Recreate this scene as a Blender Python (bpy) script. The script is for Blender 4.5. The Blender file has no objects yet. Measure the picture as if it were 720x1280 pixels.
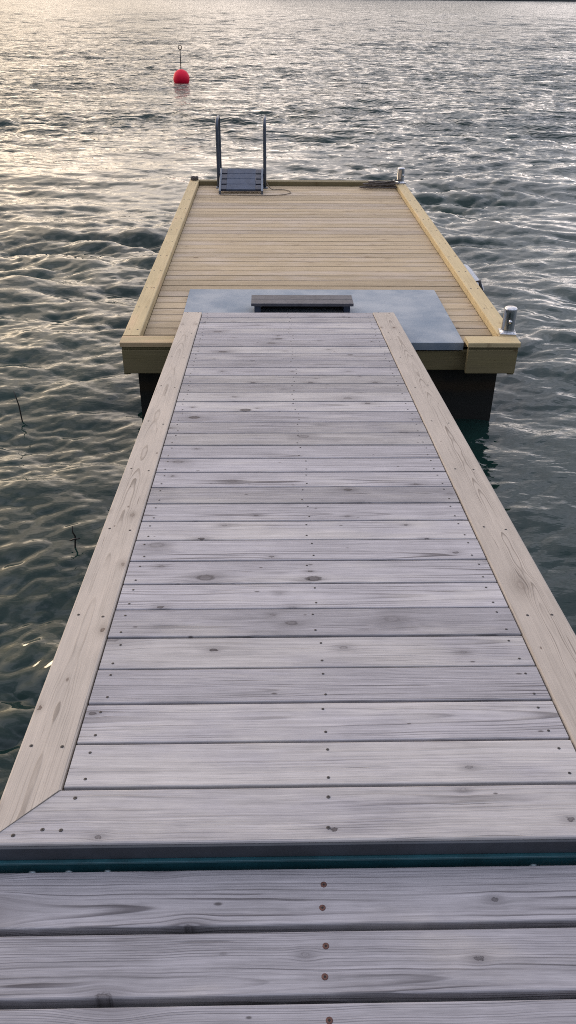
import bpy, math, random
import numpy as np
from mathutils import Vector, Matrix
random.seed(7)
rng = np.random.default_rng(11)
R = math.radians
sc = bpy.context.scene
COL = sc.collection

# ------------------------------------------------------------------ node helper
class NT:
    def __init__(s, name):
        s.mat = bpy.data.materials.new(name); s.mat.use_nodes = True
        s.t = s.mat.node_tree; s.t.nodes.clear()
        s.out = s.t.nodes.new('ShaderNodeOutputMaterial')
        s.bsdf = s.t.nodes.new('ShaderNodeBsdfPrincipled')
        s.t.links.new(s.bsdf.outputs[0], s.out.inputs[0])
    def put(s, sock, v):
        if isinstance(v, bpy.types.NodeSocket): s.t.links.new(v, sock)
        elif v is not None:
            if isinstance(v, (tuple, list)) and len(v) == 3 and sock.type == 'RGBA': v = (*v, 1)
            sock.default_value = v
    def m(s, op, a, b=None, c=None, clamp=False):
        n = s.t.nodes.new('ShaderNodeMath'); n.operation = op; n.use_clamp = clamp
        s.put(n.inputs[0], a)
        if b is not None: s.put(n.inputs[1], b)
        if c is not None: s.put(n.inputs[2], c)
        return n.outputs[0]
    def xyz(s, x, y, z=0.0):
        n = s.t.nodes.new('ShaderNodeCombineXYZ')
        for i, v in enumerate((x, y, z)): s.put(n.inputs[i], v)
        return n.outputs[0]
    def sep(s, v):
        n = s.t.nodes.new('ShaderNodeSeparateXYZ'); s.put(n.inputs[0], v); return n.outputs
    def attr(s, name, out='Vector'):
        n = s.t.nodes.new('ShaderNodeAttribute'); n.attribute_name = name; return n.outputs[out]
    def obj(s):
        return s.t.nodes.new('ShaderNodeTexCoord').outputs['Object']
    def pos(s):
        return s.t.nodes.new('ShaderNodeNewGeometry').outputs['Position']
    def noise(s, vec, scale=1.0, detail=2.0, rough=0.5, dist=0.0, out=0):
        n = s.t.nodes.new('ShaderNodeTexNoise'); s.put(n.inputs['Vector'], vec)
        n.inputs['Scale'].default_value = scale; n.inputs['Detail'].default_value = detail
        n.inputs['Roughness'].default_value = rough; n.inputs['Distortion'].default_value = dist
        return n.outputs[out]
    def vor(s, vec, scale=1.0, rnd=1.0):
        n = s.t.nodes.new('ShaderNodeTexVoronoi'); n.voronoi_dimensions = '2D'
        s.put(n.inputs['Vector'], vec); n.inputs['Scale'].default_value = scale
        n.inputs['Randomness'].default_value = rnd
        return n.outputs
    def vedge(s, vec):
        a = s.t.nodes.new('ShaderNodeTexVoronoi'); b = s.t.nodes.new('ShaderNodeTexVoronoi')
        for n, f in ((a, 'F1'), (b, 'F2')):
            n.voronoi_dimensions = '2D'; n.feature = f; s.put(n.inputs['Vector'], vec); n.inputs['Scale'].default_value = 1
        return s.m('SUBTRACT', b.outputs[0], a.outputs[0])
    def step(s, v, a, b):   # smooth 0..1 from a to b
        n = s.t.nodes.new('ShaderNodeMapRange'); n.interpolation_type = 'SMOOTHSTEP'
        s.put(n.inputs[0], v); s.put(n.inputs[1], a); s.put(n.inputs[2], b)
        n.inputs[3].default_value = 0; n.inputs[4].default_value = 1
        return n.outputs[0]
    def lin(s, v, a, b, c, d):
        n = s.t.nodes.new('ShaderNodeMapRange'); s.put(n.inputs[0], v)
        for i, x in enumerate((a, b, c, d)): s.put(n.inputs[i + 1], x)
        return n.outputs[0]
    def mix(s, f, a, b, mode='MIX'):
        n = s.t.nodes.new('ShaderNodeMix'); n.data_type = 'RGBA'; n.blend_type = mode
        s.put(n.inputs[0], f); s.put(n.inputs[6], a); s.put(n.inputs[7], b)
        return n.outputs[2]
    def bump(s, h, strength=0.3, dist=0.001):
        n = s.t.nodes.new('ShaderNodeBump'); n.inputs['Strength'].default_value = strength
        n.inputs['Distance'].default_value = dist; s.put(n.inputs['Height'], h); return n.outputs[0]
    def done(s, col=None, rough=None, metal=None, normal=None, spec=None, ior=None):
        b = s.bsdf.inputs
        for k, v in (('Base Color', col), ('Roughness', rough), ('Metallic', metal), ('Normal', normal),
                     ('Specular IOR Level', spec), ('IOR', ior)):
            if v is not None: s.put(b[k], v)
        return s.mat

def wood(name, base, late, knotc, cath=0.9, taper=.006, wav=.035, cen=.4, wobA=.020, streak=.3, tone=0.12, ring=0.35, knots=0.5, warm=None, rough=0.72, fibre=0.16, blot=0.16, space=0.0040):
    n = NT(name)
    u, v, w = n.sep(n.attr('grain'))
    r = n.attr('rnd', 'Fac')
    r2 = n.m('FRACT', n.m('MULTIPLY', r, 17.37)); r3 = n.m('FRACT', n.m('MULTIPLY', r, 71.91))
    uo = n.m('ADD', u, n.m('MULTIPLY', r, 57.0))
    vo = n.m('ADD', v, n.m('MULTIPLY', r2, 23.0))
    # knots: one candidate per cell, kept or not by the cell's own random number
    SU, SV = 3.4, 8.5
    kv = n.xyz(n.m('MULTIPLY', uo, SU), n.m('MULTIPLY', vo, SV))
    vo_out = n.vor(kv)
    kc = n.sep(vo_out['Color']); kp = n.sep(vo_out['Position'])
    du = n.m('DIVIDE', n.m('SUBTRACT', n.m('MULTIPLY', uo, SU), kp[0]), SU)
    dv = n.m('DIVIDE', n.m('SUBTRACT', n.m('MULTIPLY', vo, SV), kp[1]), SV)
    win = None
    pres = n.step(kc[0], 1 - knots - 0.02, 1 - knots + 0.02)
    kr = n.m('MULTIPLY_ADD', n.m('POWER', kc[1], 3.0), 0.0105, 0.0038)
    gu = n.m('DIVIDE', du, n.m('MULTIPLY', kr, 5.5)); gv = n.m('DIVIDE', dv, n.m('MULTIPLY', kr, 2.8))
    infl = n.m('MULTIPLY', pres, n.m('EXPONENT', n.m('MULTIPLY', -1.0, n.m('ADD', n.m('MULTIPLY', gu, gu), n.m('MULTIPLY', gv, gv)))))
    infl = n.m('MULTIPLY', infl, n.step(n.vedge(kv), 0.0, .30))
    vw = n.m('SUBTRACT', v, n.m('MULTIPLY', n.m('MULTIPLY', dv, infl), 0.82))
    wob = n.noise(n.xyz(n.m('MULTIPLY', uo, 2.2), n.m('MULTIPLY', vo, 5.0), w), 1.0, 3, 0.55)
    vw = n.m('ADD', vw, n.m('MULTIPLY', n.m('SUBTRACT', wob, 0.5), wobA))
    pith = n.m('MULTIPLY', n.m('SUBTRACT', r3, 0.5), 0.10 if cen < .7 else .03)
    dd = n.m('SUBTRACT', vw, pith)
    low = n.noise(n.xyz(n.m('MULTIPLY', uo, cath), n.m('MULTIPLY', r, 91.0), 3.3), 1.0, 2, 0.5)
    h = n.m('ADD', n.m('MULTIPLY', u, taper), n.m('MULTIPLY_ADD', low, wav, n.m('MULTIPLY_ADD', r2, 0.05, -0.02)))
    h = n.m('ADD', h, n.m('MULTIPLY', w, 1.0))
    rr = n.m('SQRT', n.m('ADD', n.m('MULTIPLY', dd, dd), n.m('MULTIPLY', h, h)))
    ph = n.m('DIVIDE', rr, n.m('MULTIPLY_ADD', r2, space * 0.7, space * 0.75))
    fr = n.m('FRACT', ph)
    late_m = n.m('MULTIPLY', n.step(fr, 0.50, 0.86), n.m('SUBTRACT', 1.0, n.step(fr, 0.90, 1.0)))
    ringvar = n.noise(n.xyz(n.m('FLOOR', ph), n.m('MULTIPLY', uo, 1.5), r2), 1.7, 1, 0.5)
    late_m = n.m('MULTIPLY', late_m, n.m('MULTIPLY_ADD', n.step(ringvar, 0.34, 0.66), 0.95, 0.12))
    late_m = n.m('MULTIPLY', late_m, n.m('MULTIPLY_ADD', n.m('EXPONENT', n.m('MULTIPLY', n.m('MULTIPLY', dd, dd), -1400.0 if cen < .7 else -2600.0)), cen, 1.0 - cen))
    fib = n.noise(n.xyz(n.m('MULTIPLY', uo, 5.0), n.m('MULTIPLY', vw, 300.0), n.m('MULTIPLY', w, 300.0)), 1.0, 3, 0.6)
    fib2 = n.noise(n.xyz(n.m('MULTIPLY', uo, 3.0), n.m('MULTIPLY', vw, 90.0), r), 1.0, 3, 0.6)
    stk = n.step(n.noise(n.xyz(n.m('MULTIPLY', uo, 1.6), n.m('MULTIPLY', vw, 170.0), n.m('MULTIPLY', r3, 9.0)), 1.0, 2, .6), .60, .72)
    blotn = n.noise(n.xyz(n.m('MULTIPLY', uo, 2.6), n.m('MULTIPLY', vo, 9.0), 0.0), 1.0, 4, 0.6)
    stain = n.noise(n.xyz(n.m('MULTIPLY', uo, 11.0), n.m('MULTIPLY', vo, 16.0), 5.0), 1.0, 4, 0.65)
    c = n.mix(n.m('MULTIPLY', late_m, ring), base, late)
    c = n.mix(n.m('MULTIPLY', stk, streak), c, late)
    if warm is not None:
        c = n.mix(n.m('MULTIPLY', n.step(n.m('ADD', blotn, n.m('MULTIPLY', n.m('SUBTRACT', r3, .5), .35)), 0.42, 0.72), 0.75), c, warm)
    k = n.m('MULTIPLY_ADD', n.m('SUBTRACT', fib, 0.5), fibre * 2, 1.0)
    k = n.m('ADD', k, n.m('MULTIPLY', n.m('SUBTRACT', fib2, 0.5), fibre * 2.2))
    fib3 = n.noise(n.xyz(n.m('MULTIPLY', uo, 24.0), n.m('MULTIPLY', vw, 430.0), r2), 1.0, 2, .7)
    k = n.m('ADD', k, n.m('MULTIPLY', n.m('SUBTRACT', fib3, 0.5), fibre * 1.3))
    k = n.m('ADD', k, n.m('MULTIPLY', n.m('SUBTRACT', blotn, 0.5), blot * 2))
    k = n.m('ADD', k, n.m('MULTIPLY', n.m('SUBTRACT', stain, 0.5), blot * 1.2))
    k = n.m('ADD', k, n.m('MULTIPLY', n.m('SUBTRACT', r2, 0.5), tone * 2))
    kk = n.xyz(k, k, k)
    c = n.mix(1.0, c, kk, 'MULTIPLY')
    # knots: dark core with its own rings, a darker rim, small check cracks
    kd = n.m('SQRT', n.m('ADD', n.m('MULTIPLY', n.m('DIVIDE', du, 1.7), n.m('DIVIDE', du, 1.7)), n.m('MULTIPLY', dv, dv)))
    kd = n.m('ADD', kd, n.m('MULTIPLY', n.m('SUBTRACT', n.noise(n.xyz(n.m('MULTIPLY', uo, 110.), n.m('MULTIPLY', vo, 150.), 1.0), 1.0, 3, .6), 0.5), 0.011))
    kn = n.m('DIVIDE', kd, kr)
    core = n.m('MULTIPLY', pres, n.m('SUBTRACT', 1.0, n.step(kn, 0.72, 1.0)))
    rim = n.m('MULTIPLY', pres, n.m('MULTIPLY', n.step(kn, 0.5, 0.85), n.m('SUBTRACT', 1.0, n.step(kn, 0.9, 1.25))))
    c = n.mix(n.m('MULTIPLY', core, n.m('MULTIPLY_ADD', kc[2], 0.8, 0.15)), c, knotc)
    krg = n.m('MULTIPLY_ADD', n.m('SINE', n.m('MULTIPLY', kd, 2600.0)), .5, .5)
    c = n.mix(n.m('MULTIPLY', n.m('MULTIPLY', core, krg), .45), c, late)
    c = n.mix(n.m('MULTIPLY', rim, n.m('MULTIPLY_ADD', kc[2], .7, .2)), c, tuple(x * 0.6 for x in knotc))
    halo = n.m('MULTIPLY', infl, n.m('SUBTRACT', 1.0, core))
    c = n.mix(n.m('MULTIPLY', halo, 0.5), c, late)
    # pin knots and dark ticks
    pv = n.xyz(n.m('MULTIPLY', uo, 7.0), n.m('MULTIPLY', vo, 19.0), 0.0); po = n.vor(pv); pc = n.sep(po['Color']); pp = n.sep(po['Position'])
    pu = n.m('DIVIDE', n.m('SUBTRACT', n.m('MULTIPLY', uo, 7.0), pp[0]), 7.0*2.2); pw_ = n.m('DIVIDE', n.m('SUBTRACT', n.m('MULTIPLY', vo, 19.0), pp[1]), 19.0)
    pd = n.m('ADD', n.m('SQRT', n.m('ADD', n.m('MULTIPLY', pu, pu), n.m('MULTIPLY', pw_, pw_))), n.m('MULTIPLY', n.m('SUBTRACT', fib2, .5), .003))
    pin = n.m('MULTIPLY', n.step(pc[0], .86, .88), n.m('SUBTRACT', 1.0, n.step(pd, .0012, n.m('MULTIPLY_ADD', pc[1], .003, .002))))
    c = n.mix(n.m('MULTIPLY', pin, .8), c, tuple(x * 0.8 for x in knotc))
    # checks: hair cracks along the grain
    ck = n.noise(n.xyz(n.m('MULTIPLY', uo, 3.5), n.m('MULTIPLY', vw, 160.0), n.m('ADD', r3, 7.0)), 1.0, 1, 0.5)
    crack = n.m('SUBTRACT', 1.0, n.step(ck, 0.225, 0.285))
    c = n.mix(n.m('MULTIPLY', crack, 0.5), c, tuple(x * 0.5 for x in knotc))
    hgt = n.m('ADD', n.m('MULTIPLY', fib, 0.5), n.m('MULTIPLY', late_m, 0.55))
    hgt = n.m('SUBTRACT', hgt, n.m('MULTIPLY', crack, 1.0))
    return n.done(c, n.m('MULTIPLY_ADD', fib, 0.2, rough - 0.1), 0.0, n.bump(hgt, 0.5, 0.0012), 0.35)

def plain(name, col, rough=0.5, metal=0.0, var=0.15, scale=6.0, spec=0.5, col2=None):
    n = NT(name)
    a = n.noise(n.obj(), scale, 5, 0.6)
    c = n.mix(n.step(a, 0.3, 0.7), tuple(x * (1 - var) for x in col), col2 or tuple(min(1, x * (1 + var)) for x in col))
    return n.done(c, n.m('MULTIPLY_ADD', n.noise(n.obj(), scale * 3, 3, 0.6), 0.25, rough - 0.12), metal,
                  n.bump(n.noise(n.obj(), scale * 25, 3, 0.6), 0.15, 0.001), spec)

# ------------------------------------------------------------------ materials
M = {}
M['grey_wood'] = wood('weathered_grey_wood', (.306, .291, .304), (.092, .084, .091), (.060, .050, .052), warm=(.325, .305, .290), tone=.22, blot=.30, knots=.6, ring=1.0, fibre=.36)
M['pier_wood'] = wood('weathered_pier_wood', (.295, .281, .295), (.080, .073, .080), (.05, .042, .044), warm=(.315, .288, .268), tone=.16, blot=.30, knots=.65, ring=1.0, fibre=.36)
M['tan_wood'] = wood('weathered_tan_wood', (.365, .318, .270), (.15, .122, .098), (.13, .09, .07), warm=(.39, .335, .28), knots=.25, ring=.9, space=.0019, cath=3.5, taper=.011, wav=.012, cen=.75, wobA=.011)
M['deck_wood'] = wood('treated_deck_wood', (.385, .298, .188), (.22, .155, .09), (.16, .10, .055), warm=(.385, .315, .245), knots=.35, ring=.6, tone=.16, fibre=.22, blot=.2)
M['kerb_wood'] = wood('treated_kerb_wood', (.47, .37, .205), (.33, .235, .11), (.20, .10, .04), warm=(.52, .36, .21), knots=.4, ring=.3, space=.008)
M['shaded_wood'] = wood('treated_wood_shaded', (.19, .155, .074), (.13, .10, .044), (.12, .075, .03), warm=(.175, .14, .074), knots=.3, ring=.3, space=.008)  # treated wood, shade of the camera-facing sides put into its base colour
M['screw'] = plain('dull_steel_screw', (.055, .05, .05), .5, .6, .3, 300)
M['rust'] = plain('rusty_screw', (.10, .045, .035), .6, .3, .3, 300)
M['hole'] = plain('dark_socket', (.008, .007, .007), .8)
M['teal'] = plain('teal_painted_steel', (.013, .066, .082), .45, 0.0, .3, 9)
M['nosing'] = plain('dark_steel_angle', (.030, .036, .046), .6, 0.0, .25, 9)
M['bolt'] = plain('galvanised_bolt', (.30, .36, .38), .4, .6)
M['plate'] = plain('grey_blue_plate', (.190, .240, .298), .6, 0.0, .16, 3.2, .25, (.300, .325, .350))
M['plate_edge'] = M['plate']
M['slate'] = plain('dark_slate_composite', (.060, .058, .068), .6, 0, .2, 14)
M['black'] = plain('black_rubber', (.012, .012, .013), .6)
M['chrome'] = plain('polished_steel', (.50, .50, .51), .16, 1.0, .05, 20)
M['ladder'] = plain('blue_grey_aluminium', (.045, .064, .105), .6, 0.2, .15, 14)
M['ladder_dark'] = plain('dark_blue_plastic', (.02, .03, .055), .5, 0, .2, 14)
M['rail'] = plain('grey_blue_rail', (.055, .072, .10), .45, .3, .1, 10)
M['alu'] = plain('bare_aluminium', (.15, .18, .225), .5, .5, .08, 10)
M['fender'] = plain('white_vinyl', (.40, .42, .45), .5, 0, .06, 6)
M['rope'] = plain('hemp_rope', (.20, .165, .125), .85, 0, .3, 120)
M['rope_dark'] = plain('dark_rope', (.10, .085, .075), .85, 0, .35, 120)
M['buoy'] = plain('red_buoy_plastic', (.80, .010, .045), .5, 0, .10, 4, .2)
M['twig'] = plain('wet_twig', (.02, .016, .013), .6)
M['hill'] = plain('far_hill', (.018, .022, .022), .9, 0, .4, .02)

def float_mat():
    n = NT('stained_float')
    p = n.sep(n.pos()); o = n.pos()
    a = n.noise(o, 5.0, 4, .6); st = n.noise(n.xyz(n.m('MULTIPLY', p[0], 22.), n.m('MULTIPLY', p[1], 22.), n.m('MULTIPLY', p[2], 1.5)), 1.0, 3, .6)
    z = n.m('ADD', p[2], n.m('MULTIPLY', n.m('SUBTRACT', a, .5), .06))
    c = n.mix(n.step(st, .3, .7), (.007, .0055, .004), (.018, .0135, .008))
    c = n.mix(n.m('MULTIPLY', n.step(z, .15, .19), n.m('SUBTRACT', 1.0, n.step(z, .21, .26))), c, (.026, .015, .005))
    c = n.mix(n.step(z, .17, .11), c, (.010, .010, .008))
    return n.done(c, .7, 0, n.bump(a, .4, .01))
M['float'] = float_mat()

def water_mat():
    n = NT('lake_water')
    p = n.pos(); s = n.sep(p); lod = n.attr('lod', 'Fac')
    q = n.xyz(n.m('MULTIPLY', s[0], 0.42), s[1], s[2])
    a = n.noise(q, 16.0, 3, .6, .0); g = n.noise(q, .35, 3, .6)
    fine = n.m('MULTIPLY', n.m('MULTIPLY', a, n.m('MULTIPLY_ADD', n.step(g, .38, .62), .85, .25)), WBUMP)
    # waves shorter than the mesh spacing far out
    far = n.m('MULTIPLY', n.m('MULTIPLY', n.noise(q, 1.6, 4, .65, .0), lod), 12.0)
    body = n.noise(p, .5, 3, .6)
    c = n.mix(n.step(body, .35, .65), (.0065, .0205, .0175), (.010, .028, .0235))
    return n.done(c, n.lin(lod, 0.0, .05, .018, .15), 0, n.bump(n.m('ADD', fine, far), 1.0, 1.0), .5, 1.333)
WBUMP = 0.005
M['water'] = water_mat()

# ------------------------------------------------------------------ mesh builder
class MB:
    def __init__(s): s.v = []; s.f = []; s.g = []; s.r = []; s.mi = []; s.sm = []
    def add(s, vs, fs, gr=None, rnd=None, mi=0, smooth=False):
        b = len(s.v); s.v += [tuple(p) for p in vs]
        s.g += [tuple(x) for x in (gr if gr is not None else vs)]
        s.r += [random.random() if rnd is None else rnd] * len(vs)
        for f in fs: s.f.append(tuple(b + i for i in f)); s.mi.append(mi); s.sm.append(smooth)
    def plank(s, o, U, V, L, W, T, e0=(0, 0), e1=(0, 0), bev=.003, mi=0, rnd=None):
        # o: start of the centre line on the top face; grain runs along U; V across; e0/e1: end offsets at v=-W/2,+W/2 (mitres)
        o = Vector(o); U = Vector(U).normalized(); V = Vector(V); V = (V - U * V.dot(U)).normalized(); N = U.cross(V)
        b = bev
        prof = [(-W/2+b, 0), (0, 0.0), (W/2-b, 0), (W/2-b*.3, -b*.3), (W/2, -b), (W/2, -T), (-W/2, -T), (-W/2, -b), (-W/2+b*.3, -b*.3)]
        P = len(prof); vs = []; gr = []
        def ext(e, v): return e[0] + (e[1] - e[0]) * (v + W/2) / W
        nseg = 4
        for k in range(nseg + 1):
            for (v, w) in prof:
                a = ext(e0, v); z = L + ext(e1, v); u = a + (z - a) * k / nseg
                vs.append(o + U*u + V*v + N*w); gr.append((u, v, w))
        fs = []
        for k in range(nseg):
            for i in range(P):
                j = (i + 1) % P
                fs.append((k*P + i, (k+1)*P + i, (k+1)*P + j, k*P + j))
        fs.append(tuple(range(P))); fs.append(tuple(nseg*P + i for i in reversed(range(P))))
        s.add(vs, fs, gr, rnd, mi)
    def box(s, lo, hi, bev=.003, mi=0):
        # chamfered box, grain along the longest side
        lo = Vector(lo); hi = Vector(hi); d = hi - lo; ax = max(range(3), key=lambda i: d[i])
        U = Vector([1.0 if i == ax else 0 for i in range(3)])
        if ax == 2: V = Vector((1, 0, 0)); N = U.cross(V)
        else:
            V = Vector((0, 1, 0)) if ax == 0 else Vector((-1, 0, 0)); N = Vector((0, 0, 1))
        c = (lo + hi) / 2
        W = abs(d.dot(Vector([abs(x) for x in V]))); T = abs(d.dot(Vector([abs(x) for x in N])))
        o = c - U * d[ax] / 2 + N * T / 2
        s.plank(o, U, V, d[ax], W, T, bev=min(bev, W*.3, T*.3), mi=mi)
    def tube(s, pts, r, n=10, mi=0, closed=False, caps=True):
        pts = [Vector(p) for p in pts]; rs = r if isinstance(r, (list, tuple)) else [r]*len(pts)
        m = len(pts); vs = []; fs = []
        t0 = (pts[1] - pts[0]).normalized(); up = Vector((0, 0, 1)) if abs(t0.z) < .9 else Vector((1, 0, 0))
        A = t0.cross(up).normalized()
        for i in range(m):
            a = pts[(i-1) % m] if (closed or i > 0) else pts[i]; b = pts[(i+1) % m] if (closed or i < m-1) else pts[i]
            t = (b - a).normalized(); A = (A - t*A.dot(t)).normalized(); B = t.cross(A)
            for k in range(n):
                q = 2*math.pi*k/n; vs.append(pts[i] + (A*math.cos(q) + B*math.sin(q))*rs[i])
        for i in range(m if closed else m-1):
            j = (i+1) % m
            for k in range(n):
                l = (k+1) % n; fs.append((i*n+k, i*n+l, j*n+l, j*n+k))
        if caps and not closed:
            fs.append(tuple(reversed(range(n)))); fs.append(tuple((m-1)*n+k for k in range(n)))
        s.add(vs, fs, mi=mi, smooth=True)
    def lathe(s, prof, o=(0, 0, 0), n=24, mi=0, axis=None):
        o = Vector(o); Z = Vector(axis or (0, 0, 1)).normalized(); X = Z.orthogonal().normalized(); Y = Z.cross(X)
        vs = []; fs = []; P = len(prof)
        for k in range(n):
            q = 2*math.pi*k/n
            for (r, z) in prof: vs.append(o + (X*math.cos(q) + Y*math.sin(q))*r + Z*z)
        for k in range(n):
            l = (k+1) % n
            for i in range(P-1): fs.append((k*P+i, l*P+i, l*P+i+1, k*P+i+1))
        s.add(vs, fs, mi=mi, smooth=True)
    def screw(s, p, N, r=.0042, mi=1, mh=2):
        p = Vector(p); N = Vector(N)
        s.lathe([(r*1.25, -.002), (r*1.25, .0004), (r, .0009), (r*.45, .0006)], p, 10, mi, N)
        s.lathe([(r*.45, .0007), (0, .0007)], p, 8, mh, N)
    def build(s, name, mats, parent=None, loc=None):
        me = bpy.data.meshes.new(name); me.from_pydata(s.v, [], s.f); me.update()
        a = me.attributes.new('grain', 'FLOAT_VECTOR', 'POINT'); a.data.foreach_set('vector', np.array(s.g, dtype=np.float32).ravel())
        b = me.attributes.new('rnd', 'FLOAT', 'POINT'); b.data.foreach_set('value', np.array(s.r, dtype=np.float32))
        for m in (mats if isinstance(mats, (list, tuple)) else [mats]): me.materials.append(M[m])
        me.polygons.foreach_set('material_index', s.mi); me.polygons.foreach_set('use_smooth', s.sm)
        o = bpy.data.objects.new(name, me); COL.objects.link(o)
        if parent: o.parent = parent
        return o

def tag(o, label=None, cat=None, group=None, kind=None):
    if label: o['label'] = label
    if cat: o['category'] = cat
    if group: o['group'] = group
    if kind: o['kind'] = kind
    return o
def thing(name, label, cat, loc=(0, 0, 0), rz=0.0, group=None):
    o = bpy.data.objects.new(name, None); COL.objects.link(o); o.location = loc; o.rotation_euler.z = rz
    o.empty_display_size = .1
    return tag(o, label, cat, group)

X = Vector((1, 0, 0)); Y = Vector((0, 1, 0)); Z = Vector((0, 0, 1))

# ------------------------------------------------------------------ fixed pier under the camera
PZ = .88
pier = thing('fixed_pier', 'weathered grey timber pier with wide gaps between its boards in the near foreground', 'pier', (0, 0, 0))
mb = MB()
ynear = .877
for i in range(22):
    w = .1035 if i else .105
    yc = ynear - w/2 - i*.1165
    zj = random.uniform(-.0012, .0012) if i else 0
    mb.plank((-1.05, yc, PZ + zj), X, Y, 2.15, w, .034, bev=.003)
    if i < 8:
        for xs in (-.78, .09, .93):
            for dy in ((-.020, .023) if i % 2 == 0 else (-.026, .026)):
                mb.screw((xs + random.uniform(-.006, .006), yc + dy + random.uniform(-.004, .004), PZ + zj), Z, .0046)
mb.build('deck', ['pier_wood', 'rust', 'hole'], pier)
for xs in (-.78, .09, .93):
    m = MB(); m.box((xs-.024, -1.75, PZ-.19), (xs+.024, .85, PZ-.036)); m.build('joist', 'pier_wood', pier)
for xs in (-.7, .85):
    for yy in (-1.4, .70):
        m = MB(); m.tube([(xs, yy, -1.2), (xs, yy, PZ-.192)], .075, 16); m.build('piling', 'pier_wood', pier)

# ------------------------------------------------------------------ gangway
SL = math.tan(R(4.914)); gz = lambda y: 1.0156 - SL*y
GY0, GY1 = .893, 4.745
GU = Vector((0, 1, -SL)).normalized(); GN = X.cross(GU)
gang = thing('gangway', 'sloping weathered grey plank gangway with pale side boards leading down to the pontoon', 'gangway', (0, 0, 0))
xl0, xl1, xr0, xr1 = -.518, -.404, .629, .765
def gp(x, s, d=0.0):   # point on the gangway plane: s measured along the slope from the near end
    p = Vector((x, GY0, gz(GY0))) + GU*s + GN*d
    return p
LS = (GY1 - GY0) / GU.y
mb = MB()
ew = .126                                   # width of the end board
npl = 31; pitch = (LS - ew) / npl
for i in range(npl):
    w = pitch - .0062 + random.uniform(-.0008, .0006)
    s = ew + pitch*(i + .5) + .002
    zj = random.uniform(-.0010, .0010)
    yaw = random.uniform(-.0006, .0006)
    mb.plank(gp(xl1 + .003, s, zj), X + GU*yaw, GU, (xr0 - xl1) - .006, w, .030, bev=.0025)
    for xs in (xl1 + .035, .115 + random.uniform(-.012, .012), xr0 - .035):
        for d in (-.036, .034):
            mb.screw(gp(xs + random.uniform(-.006, .006), s + d + random.uniform(-.004, .004), zj), GN, .0027)
mb.build('deck', ['grey_wood', 'screw', 'hole'], gang)
# mitred end board, its outer corners carried to the outer edges
mb = MB()
xa, xb = xl0, xr1; Lb = xb - xa
mb.plank(gp(xa, ew/2), X, GU, Lb, ew, .036, e0=(0, (xl1 - xl0)), e1=(0, -(xr1 - xr0)), bev=.004)
for x_, d in ((xl0+.05, .02), (xl0+.1, .032), (xl1+.03, .105), (xl1+.02, .03), (.105, .028), (.11, .1), (.62, .1), (.66, .03)):
    mb.screw(gp(x_, d), GN, .0032)
mb.build('end_board', ['grey_wood', 'screw', 'hole'], gang)
for (a, b, left) in ((xl0, xl1, True), (xr0, xr1, False)):
    mb = MB(); w = b - a
    # V = -X so that U x V points up
    # near end is mitred against the end board
    if left: e0 = (ew + .002, .002)   # v=-w/2 is the inner (+x) side
    else: e0 = (.002, ew + .002)
    mb.plank(gp((a+b)/2, 0, .0015), GU, -X, LS, w - .003, .032, e0=e0, bev=.005)
    for k in range(9):
        s = .25 + k*.45
        for dx in (-.032, .032): mb.screw(gp((a+b)/2 + dx, s + random.uniform(-.02, .02), .0015), GN, .0032)
    mb.build('edge_board', ['tan_wood', 'screw', 'hole'], gang)
for xs in (xl0 + .03, .11, xr1 - .08):
    m = MB()
    m.plank(gp(xs + .025, .05, -.0335), GU, -X, LS - .06, .05, .066, bev=.002)
    m.build('stringer', 'teal', gang)
m = MB(); m.box((xl0, GY0 - .0065, gz(GY0) - .036), (xr1, GY0 - .001, gz(GY0) - .004), .001); m.build('nosing', 'nosing', gang)
# teal channel that carries the near end, its lip a little proud of the boards
m = MB()
zt = gz(GY0) - .0385
m.box((xl0 - .25, GY0 - .004, zt - .085), (xr1 + .25, GY0 + .040, zt), .003)
m.box((xl0 - .25, GY0 - .013, zt - .004), (xr1 + .25, GY0 - .004, zt + .0005), .001)
beam = m.build('end_beam', 'teal', gang)
for xs in (-.440, -.373, -.302, .489):
    m = MB(); m.lathe([(0, .007), (.007, .006), (.0085, 0)], (xs, GY0 - .004, zt - .043), 12, 0, (0, -1, 0)); m.build('bolt', 'bolt', beam)

# ------------------------------------------------------------------ floating pontoon
PC = Vector((.305, 6.87, 0)); PR = R(-.1)
pont = thing('floating_pontoon', 'floating swimming pontoon decked in new yellowish boards with raised kerbs', 'pontoon', (PC.x, PC.y, 0), PR)
hw, y0, y1, DZ = 1.160, -2.465, 2.43, .5       # local half width, near and far edges, deck height
mb = MB(); n = 38; pit = (y1 - .10 - (y0 + .122)) / n
for i in range(n):
    yc = y0 + .122 + pit*(i + .5)
    mb.plank((-hw + .105, yc, DZ + random.uniform(-.0008, .0008)), X, Y, 2*hw - .21, pit - .010, .028, bev=.004)
mb.build('deck', 'deck_wood', pont)
for sx in (-1, 1):
    # each side kerb is two lengths butted end to end
    m = MB(); L1 = 2.35
    ya = y0 + .115
    m.plank((sx*(hw - .05), ya, DZ + .046), Y, -X, L1, .1, .07, bev=.006)
    m.plank((sx*(hw - .05), ya + L1 + .003, DZ + .0455), Y, -X, y1 - ya - L1 - .003, .1, .07, bev=.006)
    for k in range(12):
        yy = ya + .10 + k*.405
        for dx in (-.024, .024): m.screw((sx*(hw - .05) + dx, yy + random.uniform(-.01, .01), DZ + .046), Z, .005)
    m.build('kerb', ['kerb_wood', 'screw', 'hole'], pont)
m = MB(); m.plank((-hw + .103, y1 - .048, DZ + .044), X, Y, 2*hw - .206, .095, .07, bev=.006); m.build('kerb', 'shaded_wood', pont)  # far kerb: shade on its near face painted in by the darkened wood
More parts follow.
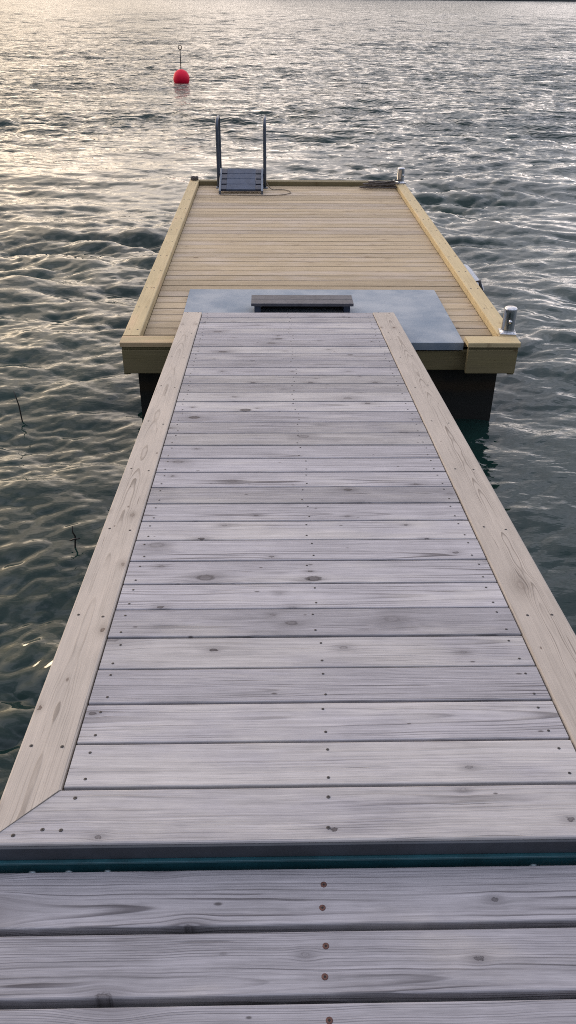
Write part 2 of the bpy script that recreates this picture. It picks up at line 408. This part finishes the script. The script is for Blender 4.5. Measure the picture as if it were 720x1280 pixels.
# front boards and fascias either side of the landing plate
PLx0, PLx1 = -.85, .850                         # local x of the plate
for (a, b) in ((-hw, PLx0 - .004), (PLx1 + .004, hw)):
    m = MB(); m.plank((a, y0 + .055, DZ + .045), X, Y, b - a, .112, .027, bev=.004); m.build('front_board', 'kerb_wood', pont)
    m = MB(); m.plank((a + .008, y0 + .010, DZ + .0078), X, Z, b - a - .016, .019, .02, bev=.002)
    m.plank((a + .008, y0 + .006, DZ - .0755), X, Z, b - a - .016, .146, .034, bev=.004); m.build('fascia', 'shaded_wood', pont)
m = MB(); m.plank((PLx0 - .3, y0 + .10, DZ - .105), X, Z, PLx1 - PLx0 + .58, .12, .034, bev=.004); m.build('fascia', 'shaded_wood', pont)
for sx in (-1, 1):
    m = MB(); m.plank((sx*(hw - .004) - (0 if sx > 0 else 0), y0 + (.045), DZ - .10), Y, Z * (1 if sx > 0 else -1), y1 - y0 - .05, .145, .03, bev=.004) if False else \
        m.box((sx*hw - .036 if sx > 0 else -hw, y0 + .045, DZ - .17), (hw if sx > 0 else -hw + .036, y1, DZ - .026)); m.build('fascia', 'shaded_wood', pont)
m = MB(); m.box((-hw + .04, y1 - .04, DZ - .17), (hw - .04, y1 - .002, DZ - .03)); m.build('fascia', 'shaded_wood', pont)
# landing plate with a folded front lip
m = MB()
m.box((PLx0, y0 + .098, DZ + .004), (PLx1, y0 + 1.11, DZ + .011), .0015)
m.box((PLx0, y0 + .090, DZ - .034), (PLx1, y0 + .098, DZ + .011), .0015)
m.build('landing_plate', 'plate', pont)
m = MB(); m.box((-hw + .06, y0 + .17, -.35), (hw - .06, y1 - .10, DZ - .175), .03); m.build('float', 'float', pont)

def pw(x, y, z): return (PC.x + x*math.cos(PR) - y*math.sin(PR), PC.y + x*math.sin(PR) + y*math.cos(PR), z)

# ------------------------------------------------------------------ low step at the foot of the gangway
st = thing('low_step', 'low dark slatted step standing on the blue-grey plate where the gangway ends', 'step', (.212, 5.06, DZ + .011), PR)
for k in range(2):
    m = MB(); m.plank((-.325, -.045 + k*.089, .078), X, Y, .65, .087, .018, bev=.003); m.build('slat', 'slate', st)
for sx in (-1, 1):
    m = MB(); m.box((sx*.285 - .02, -.075, .0), (sx*.285 + .02, .08, .0595), .002); m.build('leg', 'ladder_dark', st)
m = MB(); m.box((-.264, .05, .0), (.264, .064, .0595), .002); m.build('back_panel', 'black', st)

# ------------------------------------------------------------------ bathing ladder folded up onto the deck
LX = -.285
lad = thing('bathing_ladder', 'folded grey bathing ladder with two tall handrails at the far edge of the pontoon', 'ladder', (LX, 9.05, DZ), PR)
for sx in (-1, 1):
    m = MB(); x = sx*.245
    pts = [(x, .03, .0)] + [(x, .03, z) for z in (.2, .45, .58)]
    for k in range(1, 6):
        q = math.pi/2*k/5; pts.append((x, .03 + .08*(1 - math.cos(q)), .58 + .075*math.sin(q)))
    for k in range(1, 6):
        q = math.pi/2*k/5; pts.append((x, .31 + .10*math.sin(q), .655 - .09*(1 - math.cos(q))))
    pts += [(x, .41, .3), (x, .41, -.2), (x, .41, -.9)]
    m.tube(pts, .0165, 12); m.build('handrail', 'rail', lad)
    m = MB(); m.box((x - .03, -.005, 0), (x + .03, .065, .008), .002); m.build('foot_plate', 'alu', lad)
# folded step section: rails lie from the hinge down onto the deck, treads between them
A = Vector((0, .13, .175)); B = Vector((0, -.30, .045)); D = (B - A); Ld = D.length; D.normalize(); Nn = Vector((1, 0, 0)).cross(D) * -1
if Nn.z < 0: Nn = -Nn
for sx in (-1, 1):
    m = MB(); m.plank(A + X*(sx*.218) - D*.01, D, -X if D.cross(-X).z > 0 else X, Ld + .03, .022, .045, bev=.004); m.build('side_rail', 'alu', lad)
for k in range(4):
    c = A + D*(Ld*(k + .5)/4)
    m = MB(); V = D if X.cross(D).z > 0 else -D
    m.plank(c + Nn*.004 - X*.150, X, V, .300, Ld/4 - .003, .022, bev=.004); tr = m.build('tread', 'ladder', lad)
    for sx in (-1, 1):
        m = MB(); m.plank(c + Nn*.001 + X*(sx*.179) - X*.0275, X, V, .055, Ld/4 - .022, .024, bev=.003); m.build('tread_end', 'ladder_dark', tr)

# ------------------------------------------------------------------ bollards
def bollard(label, x, y, rz):
    t = thing('mooring_bollard', label, 'bollard', pw(x, y, DZ + .0465), rz, 'steel bollards on the pontoon kerbs')
    m = MB(); m.box((-.048, -.048, 0), (.048, .048, .008), .003)
    for a in (-1, 1):
        for b in (-1, 1): m.lathe([(0, .004), (.006, .003), (.008, 0)], (a*.036, b*.036, .008), 10)
    m.build('base_plate', 'chrome', t)
    m = MB(); m.lathe([(.046, .008), (.041, .014), (.0385, .03), (.0375, .12), (.038, .146), (.0365, .152), (.03, .157), (0, .1575)], (0, 0, 0), 28)
    m.build('post', 'chrome', t)
    m = MB(); m.tube([(0, -.060, .085), (0, .060, .085)], .0075, 12); m.lathe([(0, .006), (.011, .004), (.011, 0)], (0, .060, .085), 12, 0, (0, 1, 0)); m.lathe([(0, .006), (.011, .004), (.011, 0)], (0, -.060, .085), 12, 0, (0, -1, 0))
    m.build('cross_pin', 'chrome', t)
    return t
bollard('shiny steel bollard on the near right corner of the pontoon', hw - .040, y0 + .165, R(-8))
bollard('steel bollard at the far right corner beside the heaped rope', hw - .05, y1 - .16, R(20))

# ------------------------------------------------------------------ ropes, cleat, fender
def rope(name, label, pts, r, mat, closed=False):
    # smooth the path, then give it a laid twist
    P = [Vector(p) for p in pts]; out = []
    N = len(P)
    for i in range(N if closed else N-1):
        p0, p1, p2, p3 = (P[(i+k-1) % N] if closed else P[min(max(i+k-1, 0), N-1)] for k in range(4))
        for t in np.linspace(0, 1, 7)[:-1]:
            out.append(.5*((2*p1) + (p2-p0)*t + (2*p0-5*p1+4*p2-p3)*t*t + (3*p1-p0-3*p2+p3)*t**3))
    if not closed: out.append(P[-1])
    m = MB(); rs = [r*(1 + .12*math.sin(i*2.1)) for i in range(len(out))]
    m.tube(out, rs, 8, closed=closed)
    o = m.build(name, mat); tag(o, label, 'rope'); return o
rz_ = DZ + .008
rope('mooring_rope', 'thin slack rope loop on the boards beside the ladder',
     [(-.02, 9.02, rz_+.06), (.03, 8.98, rz_), (.12, 8.97, rz_), (.20, 8.92, rz_), (.23, 8.80, rz_), (.14, 8.70, rz_), (-.02, 8.66, rz_), (-.18, 8.655, rz_), (-.36, 8.67, rz_), (-.50, 8.68, rz_)], .0042, 'rope')
pts = []
for k in range(38):
    a = k*.62; pts.append((1.20 + (.17 - .0012*k)*math.cos(a) + .06*math.sin(k*.9), 9.06 + (.05 + .004*(k % 5))*math.sin(a), DZ + .012 + .0016*k))
pts += [(1.40, 9.09, DZ+.085), (1.45, 9.15, DZ+.09)]
rope('mooring_rope', 'dark rope heaped on the boards against the far right bollard', pts, .0075, 'rope_dark')
pts = [(-.80 + .05*math.cos(a)*(1 + .2*math.sin(3*a)), 9.245 + .035*math.sin(a), DZ + .056 + .012*(k % 3)) for k, a in enumerate(np.linspace(0, 12, 26))]
pts = [(-.80 + (p[0] + .80)*.6, 9.245 + (p[1] - 9.245)*.7, p[2] - .004) for p in pts]
rope('rope_end', 'short dark rope end knotted on the far left corner of the kerb', pts, .010, 'rope_dark')
f = thing('boat_fender', 'white fender lying along the outside of the right kerb', 'fender', (1.524, 6.02, DZ - .07), PR)
m = MB(); m.lathe([(0, -.345), (.02, -.34), (.025, -.315), (.04, -.29), (.050, -.24), (.054, -.15), (.054, .15), (.050, .24), (.04, .29), (.025, .315), (.02, .34), (0, .345)], (0, 0, 0), 24, 0, (0, 1, 0)); m.build('body', 'fender', f)
m = MB(); m.tube([(-.03, -.33, .02), (-.045, -.30, .075), (-.01, -.315, .085), (.01, -.33, .03), (-.02, -.345, .0)], .012, 8); m.lathe([(.0, -.03), (.027, -.022), (.027, .02), (0, .03)], (0, -.325, .01), 12, 0, (0, 1, 0)); m.build('rope_eye', 'black', f)

# ------------------------------------------------------------------ buoy
buoy = thing('mooring_buoy', 'round red buoy with a thin rod floating on the open water', 'buoy', (-2.60, 27.3, .10))
m = MB()
pr = []
for k in range(21):
    a = -math.pi/2 + math.pi*k/20; pr.append((.245*math.cos(a), .245*math.sin(a)))
m.lathe(pr, (0, 0, 0), 32); m.build('body', 'buoy', buoy)
m = MB(); m.tube([(0, 0, .25), (.006, 0, .76)], .013, 8)
m.build('rod', 'black', buoy)
m = MB(); m.tube([(.006 + .05*math.cos(a), .0, .81 + .055*math.sin(a)) for a in np.linspace(0, 2*math.pi, 17)[:-1]], .011, 8, closed=True); m.build('ring', 'black', buoy)

# ------------------------------------------------------------------ twigs standing in the shallow water
def twig(label, x, y, h, lean, fork):
    m = MB()
    p = [(x, y, -.5), (x + lean*.3, y, 0), (x + lean*.7 + .006, y + .01, h*.5), (x + lean*.6, y, h*.75), (x + lean, y + .01, h)]
    m.tube(p, [.0045, .0042, .004, .0034, .002], 6)
    if fork: m.tube([(x + lean*.5 - .02, y, h*.35), (x + lean*.5, y, h*.42), (x + lean*.5 + .03, y, h*.46)], [.003, .005, .003], 6)
    o = m.build('twig', 'twig'); return tag(o, label, 'twig', 'twigs standing in the water')
twig('bent dark twig in the water out to the left, farthest from the gangway', -1.52, 4.5, .20, -.03, False)
twig('small dark forked twig sticking out of the water left of the gangway', -.93, 3.14, .12, .0, True)
twig('short dark twig close against the left side of the gangway', -.775, 3.36, .10, .02, False)

# ------------------------------------------------------------------ far shore
hx = np.linspace(-2500, 4200, 260); mb = MB(); vs = []; fs = []
for i, x in enumerate(hx):
    h = 70 + 45*math.sin(x*.0021 + 1.0) + 22*math.sin(x*.0073) + 8*math.sin(x*.031) + random.uniform(-3, 3)
    yy = 1650 + 60*math.sin(x*.003)
    for (dy, k) in ((0, -.05), (8, .10), (120, .55), (300, .9), (520, 1.0), (1000, .6), (1400, -.05)): vs.append((x, yy + dy, h*k))
for i in range(len(hx)-1):
    for j in range(6): fs.append((i*7+j, i*7+7+j, i*7+8+j, i*7+j+1))
mb.add(vs, fs, smooth=True); tag(mb.build('hills', 'hill'), 'dark wooded shore along the horizon', kind='structure')

# ------------------------------------------------------------------ water: summed wave spectra on a polar grid
def tile(N, L, lmin, lmax, p, th0, spread, rms_slope):
    k1 = np.fft.fftfreq(N, L/N)*2*np.pi; kx, ky = np.meshgrid(k1, k1, indexing='ij'); k = np.hypot(kx, ky); k[0, 0] = 1
    th = np.arctan2(ky, kx) - th0
    c = np.clip(np.cos(th), 0, None)**spread + .02
    amp = np.where((k > 2*np.pi/lmax) & (k < 2*np.pi/lmin), k**(-p), 0)*np.sqrt(c); amp[0, 0] = 0
    amp *= np.exp(-(2*np.pi/lmax/k*.7)**4)
    H = amp*(rng.normal(size=(N, N)) + 1j*rng.normal(size=(N, N)))
    sx = np.fft.ifft2(1j*kx*H).real; sy = np.fft.ifft2(1j*ky*H).real
    s = rms_slope/np.sqrt((sx**2 + sy**2).mean())
    return (np.stack([np.fft.ifft2(H).real, np.fft.ifft2(-1j*kx/k*H).real, np.fft.ifft2(-1j*ky/k*H).real])*s).astype(np.float32)
def samp(T, L, x, y, rot):
    c, s = math.cos(rot), math.sin(rot); N = T.shape[1]
    a = (x*c + y*s)/L*N; b = (-x*s + y*c)/L*N
    ia = np.floor(a).astype(np.int64); ib = np.floor(b).astype(np.int64); fa = (a - ia).astype(np.float32); fb = (b - ib).astype(np.float32)
    ia %= N; ib %= N; ja = (ia+1) % N; jb = (ib+1) % N
    q = T[:, ia, ib]*(1-fa)*(1-fb) + T[:, ja, ib]*fa*(1-fb) + T[:, ia, jb]*(1-fa)*fb + T[:, ja, jb]*fa*fb
    return q[0], q[1]*c - q[2]*s, q[1]*s + q[2]*c

DR, DA = .0038, .11
rr = .5*np.exp(np.arange(0, math.log(5000/.5), .0038))
th = np.concatenate([np.arange(-180, -40, 1.5), np.arange(-40, 42, DA), np.arange(42, 180.1, 1.5)])
th = np.radians(th); th[-1] = math.pi
nr, na = len(rr), len(th)
RR, TH = np.meshgrid(rr, th, indexing='ij'); Xw = (RR*np.sin(TH)).ravel(); Yw = (RR*np.cos(TH)).ravel(); rad = RR.ravel()
WD = R(-100)      # the waves run toward the camera from ahead-left
Lt = (173.0, 41.3, 11.7, 4.3)
S1, S2, S3 = .072, .145, .17
T0 = tile(512, Lt[0], 2.4, 22.0, 2.0, WD, 4, .026)
T1 = tile(512, Lt[1], .8, 3.2, 2.0, WD, 5, S1)
T2 = tile(512, Lt[2], .26, .95, 1.8, WD, 5, S2)
T3 = tile(512, Lt[3], .055, .30, 1.8, WD + .15, 4, S3)
g0, _, _ = samp(T0, Lt[0]*.6, Xw, Yw, .9); gust = np.clip(1 + .5*g0/g0.std()*.6, .45, 1.6)
tt = np.clip((rad - 3.0)/4.0, 0, 1); shel = .72 + .28*tt*tt*(3 - 2*tt)      # calmer in the lee of the dock
lod = np.zeros_like(Xw); Hh = np.zeros_like(Xw); Dx = np.zeros_like(Xw); Dy = np.zeros_like(Xw)
for T, L, rot, lam, chop, gm, sv in ((T0, Lt[0], .0, 4., .8, False, .026), (T1, Lt[1], .16, 1.2, .85, True, S1), (T2, Lt[2], -.12, .4, .8, True, S2), (T3, Lt[3], .2, .13, 1.0, True, S3)):
    fade = np.clip(1.6 - DR*rad/(lam*.6), 0, 1)      # drop waves the mesh can no longer carry
    fade *= np.clip(1.6 - R(DA)*rad/(lam*.6), 0, 1)
    h, dx, dy = samp(T, L, Xw, Yw, rot)
    k = fade*(gust if gm else 1)*(shel if gm and .2 < lam < 1 else 1)
    lod += sv**2*(1 - fade**2)
    Hh += h*k; Dx += dx*k*chop; Dy += dy*k*chop
co = np.stack([Xw + Dx, Yw + Dy, Hh], 1).astype(np.float32)
nb = np.hypot(co[:, 0] + 2.60, co[:, 1] - 27.3) < .5; buoy.location.z = -.06 + .14 + float(co[nb, 2].mean())
idx = np.arange(nr*na).reshape(nr, na)
q = np.stack([idx[:-1, :-1], idx[:-1, 1:], idx[1:, 1:], idx[1:, :-1]], -1).reshape(-1, 4)[:, ::-1]
me = bpy.data.meshes.new('water'); nv, nf = len(co), len(q)
me.vertices.add(nv); me.vertices.foreach_set('co', co.ravel()); me.loops.add(nf*4); me.polygons.add(nf)
me.polygons.foreach_set('loop_start', np.arange(0, nf*4, 4, dtype=np.int32)); me.loops.foreach_set('vertex_index', q.ravel().astype(np.int32))
me.polygons.foreach_set('use_smooth', np.ones(nf, dtype=bool)); me.update(calc_edges=True)
la = me.attributes.new('lod', 'FLOAT', 'POINT'); la.data.foreach_set('value', lod.astype(np.float32))
me.materials.append(M['water'])
wo = bpy.data.objects.new('water', me); COL.objects.link(wo); wo.location.z = -.06; tag(wo, 'choppy dark green lake water with pale sky glints', kind='structure')

# ------------------------------------------------------------------ sky and sun
SAZ, SEL = R(-38), R(7.0)
wld = bpy.data.worlds.new('World'); sc.world = wld; wld.use_nodes = True
t = wld.node_tree; t.nodes.clear()
out = t.nodes.new('ShaderNodeOutputWorld'); bg = t.nodes.new('ShaderNodeBackground'); t.links.new(bg.outputs[0], out.inputs[0])
sky = t.nodes.new('ShaderNodeTexSky'); sky.sky_type = 'NISHITA'; sky.sun_disc = False
sky.sun_elevation = SEL; sky.sun_rotation = SAZ; sky.air_density = 1.0; sky.dust_density = 2.0; sky.ozone_density = 1.5
w = NT.__new__(NT); w.t = t
gen = t.nodes.new('ShaderNodeTexCoord').outputs['Generated']
d = w.sep(gen)
# thin broken cloud layer, seen on a plane overhead
zz = w.m('MAXIMUM', d[2], .04)
cp = w.xyz(w.m('DIVIDE', d[0], w.m('ADD', zz, .25)), w.m('DIVIDE', d[1], w.m('ADD', zz, .25)), 0.0)
cl = w.noise(cp, 1.1, 6, .6, .4)
cov = w.m('MULTIPLY_ADD', w.step(cl, .36, .62), .40, .58)
sd = (math.sin(SAZ)*math.cos(SEL), math.cos(SAZ)*math.cos(SEL), math.sin(SEL))
dot = w.m('ADD', w.m('ADD', w.m('MULTIPLY', d[0], sd[0]), w.m('MULTIPLY', d[1], sd[1])), w.m('MULTIPLY', d[2], sd[2]))
glow = w.m('POWER', w.m('MAXIMUM', w.m('MULTIPLY_ADD', dot, .5, .5), 0.0), 6.0)
ed = w.noise(w.xyz(w.m('MULTIPLY', d[0], 2.5), w.m('MULTIPLY', d[1], 2.5), w.m('MULTIPLY', d[2], 9.0)), 1.0, 5, .6, .3)
band = w.m('SUBTRACT', 1.0, w.step(w.m('MULTIPLY_ADD', w.m('SUBTRACT', ed, .5), .26, d[2]), .15, .215))     # clear strip under the cloud deck
lowb = w.m('ADD', w.m('MULTIPLY', band, .62), w.m('MULTIPLY', w.m('EXPONENT', w.m('MULTIPLY', w.m('MAXIMUM', d[2], 0.0), -4.0)), .38))
hn = w.m('SQRT', w.m('ADD', w.m('ADD', w.m('MULTIPLY', d[0], d[0]), w.m('MULTIPLY', d[1], d[1])), 1e-4))
fr = w.step(w.m('DIVIDE', w.m('ADD', w.m('MULTIPLY', d[0], math.sin(R(-15))), w.m('MULTIPLY', d[1], math.cos(R(-15)))), hn), -.3, .9)
lcol = w.mix(fr, (2.2, 2.3, 2.7), (23.0, 21.2, 21.2))
ccol = w.mix(lowb, (11.2, 12.0, 14.9), lcol)
ccol = w.mix(w.m('MULTIPLY', glow, .85), ccol, (24.0, 18.8, 13.2))
back = w.m('MULTIPLY_ADD', w.step(w.m('MULTIPLY_ADD', d[2], .35, d[1]), -.75, .45), .72, .42)
mot = w.m('MULTIPLY', back, 1.0)
mot2 = w.m('MULTIPLY_ADD', w.step(cl, .40, .60), .55, .72)
ccol = w.mix(1.0, ccol, w.xyz(mot, mot, mot), 'MULTIPLY')
ccol = w.mix(1.0, ccol, w.xyz(mot2, mot2, mot2), 'MULTIPLY')
g2 = w.m('MULTIPLY', w.m('POWER', w.m('MAXIMUM', dot, 0.0), 26.0), w.m('SUBTRACT', 1.0, w.step(w.m('MULTIPLY_ADD', w.m('SUBTRACT', ed, .5), .22, d[2]), .14, .22)))
ccol = w.mix(g2, ccol, (44.0, 35.5, 25.0))
fin = w.mix(cov, sky.outputs[0], ccol)
t.links.new(fin, bg.inputs[0]); bg.inputs[1].default_value = .1
su = bpy.data.lights.new('sun', 'SUN'); su.energy = .6; su.angle = R(14); su.color = (1.0, .80, .56)
so = bpy.data.objects.new('sun', su); COL.objects.link(so)
so.rotation_euler = Vector(sd).to_track_quat('Z', 'Y').to_euler()

# ------------------------------------------------------------------ camera
def cam_axes(psi, phi, r):
    fwd = Vector((math.sin(psi)*math.cos(phi), math.cos(psi)*math.cos(phi), -math.sin(phi)))
    right = Vector((math.cos(psi), -math.sin(psi), 0)); down = fwd.cross(right)
    r2 = right*math.cos(r) - down*math.sin(r); d2 = fwd.cross(r2)
    return r2, d2, fwd
r_, d_, f_ = cam_axes(R(1.545), R(32.76), R(.6))
cd = bpy.data.cameras.new('camera'); co_ = bpy.data.objects.new('camera', cd); COL.objects.link(co_)
cd.sensor_fit = 'VERTICAL'; cd.sensor_height = 36; cd.lens = 28.125; cd.clip_start = .05; cd.clip_end = 20000
mw = Matrix((( r_.x, -d_.x, -f_.x, 0), (r_.y, -d_.y, -f_.y, 0), (r_.z, -d_.z, -f_.z, 2.22), (0, 0, 0, 1)))
co_.matrix_world = mw
sc.camera = co_
sc.view_settings.view_transform = 'Standard'; sc.view_settings.look = 'None'; sc.view_settings.gamma = 1; sc.view_settings.use_curve_mapping = False
sc.view_settings.exposure = 0.1
sc.cycles.use_denoising = False
sc.cycles.max_bounces = 6
sc.cycles.pixel_filter_type = 'BLACKMAN_HARRIS'; sc.cycles.filter_width = 1.0
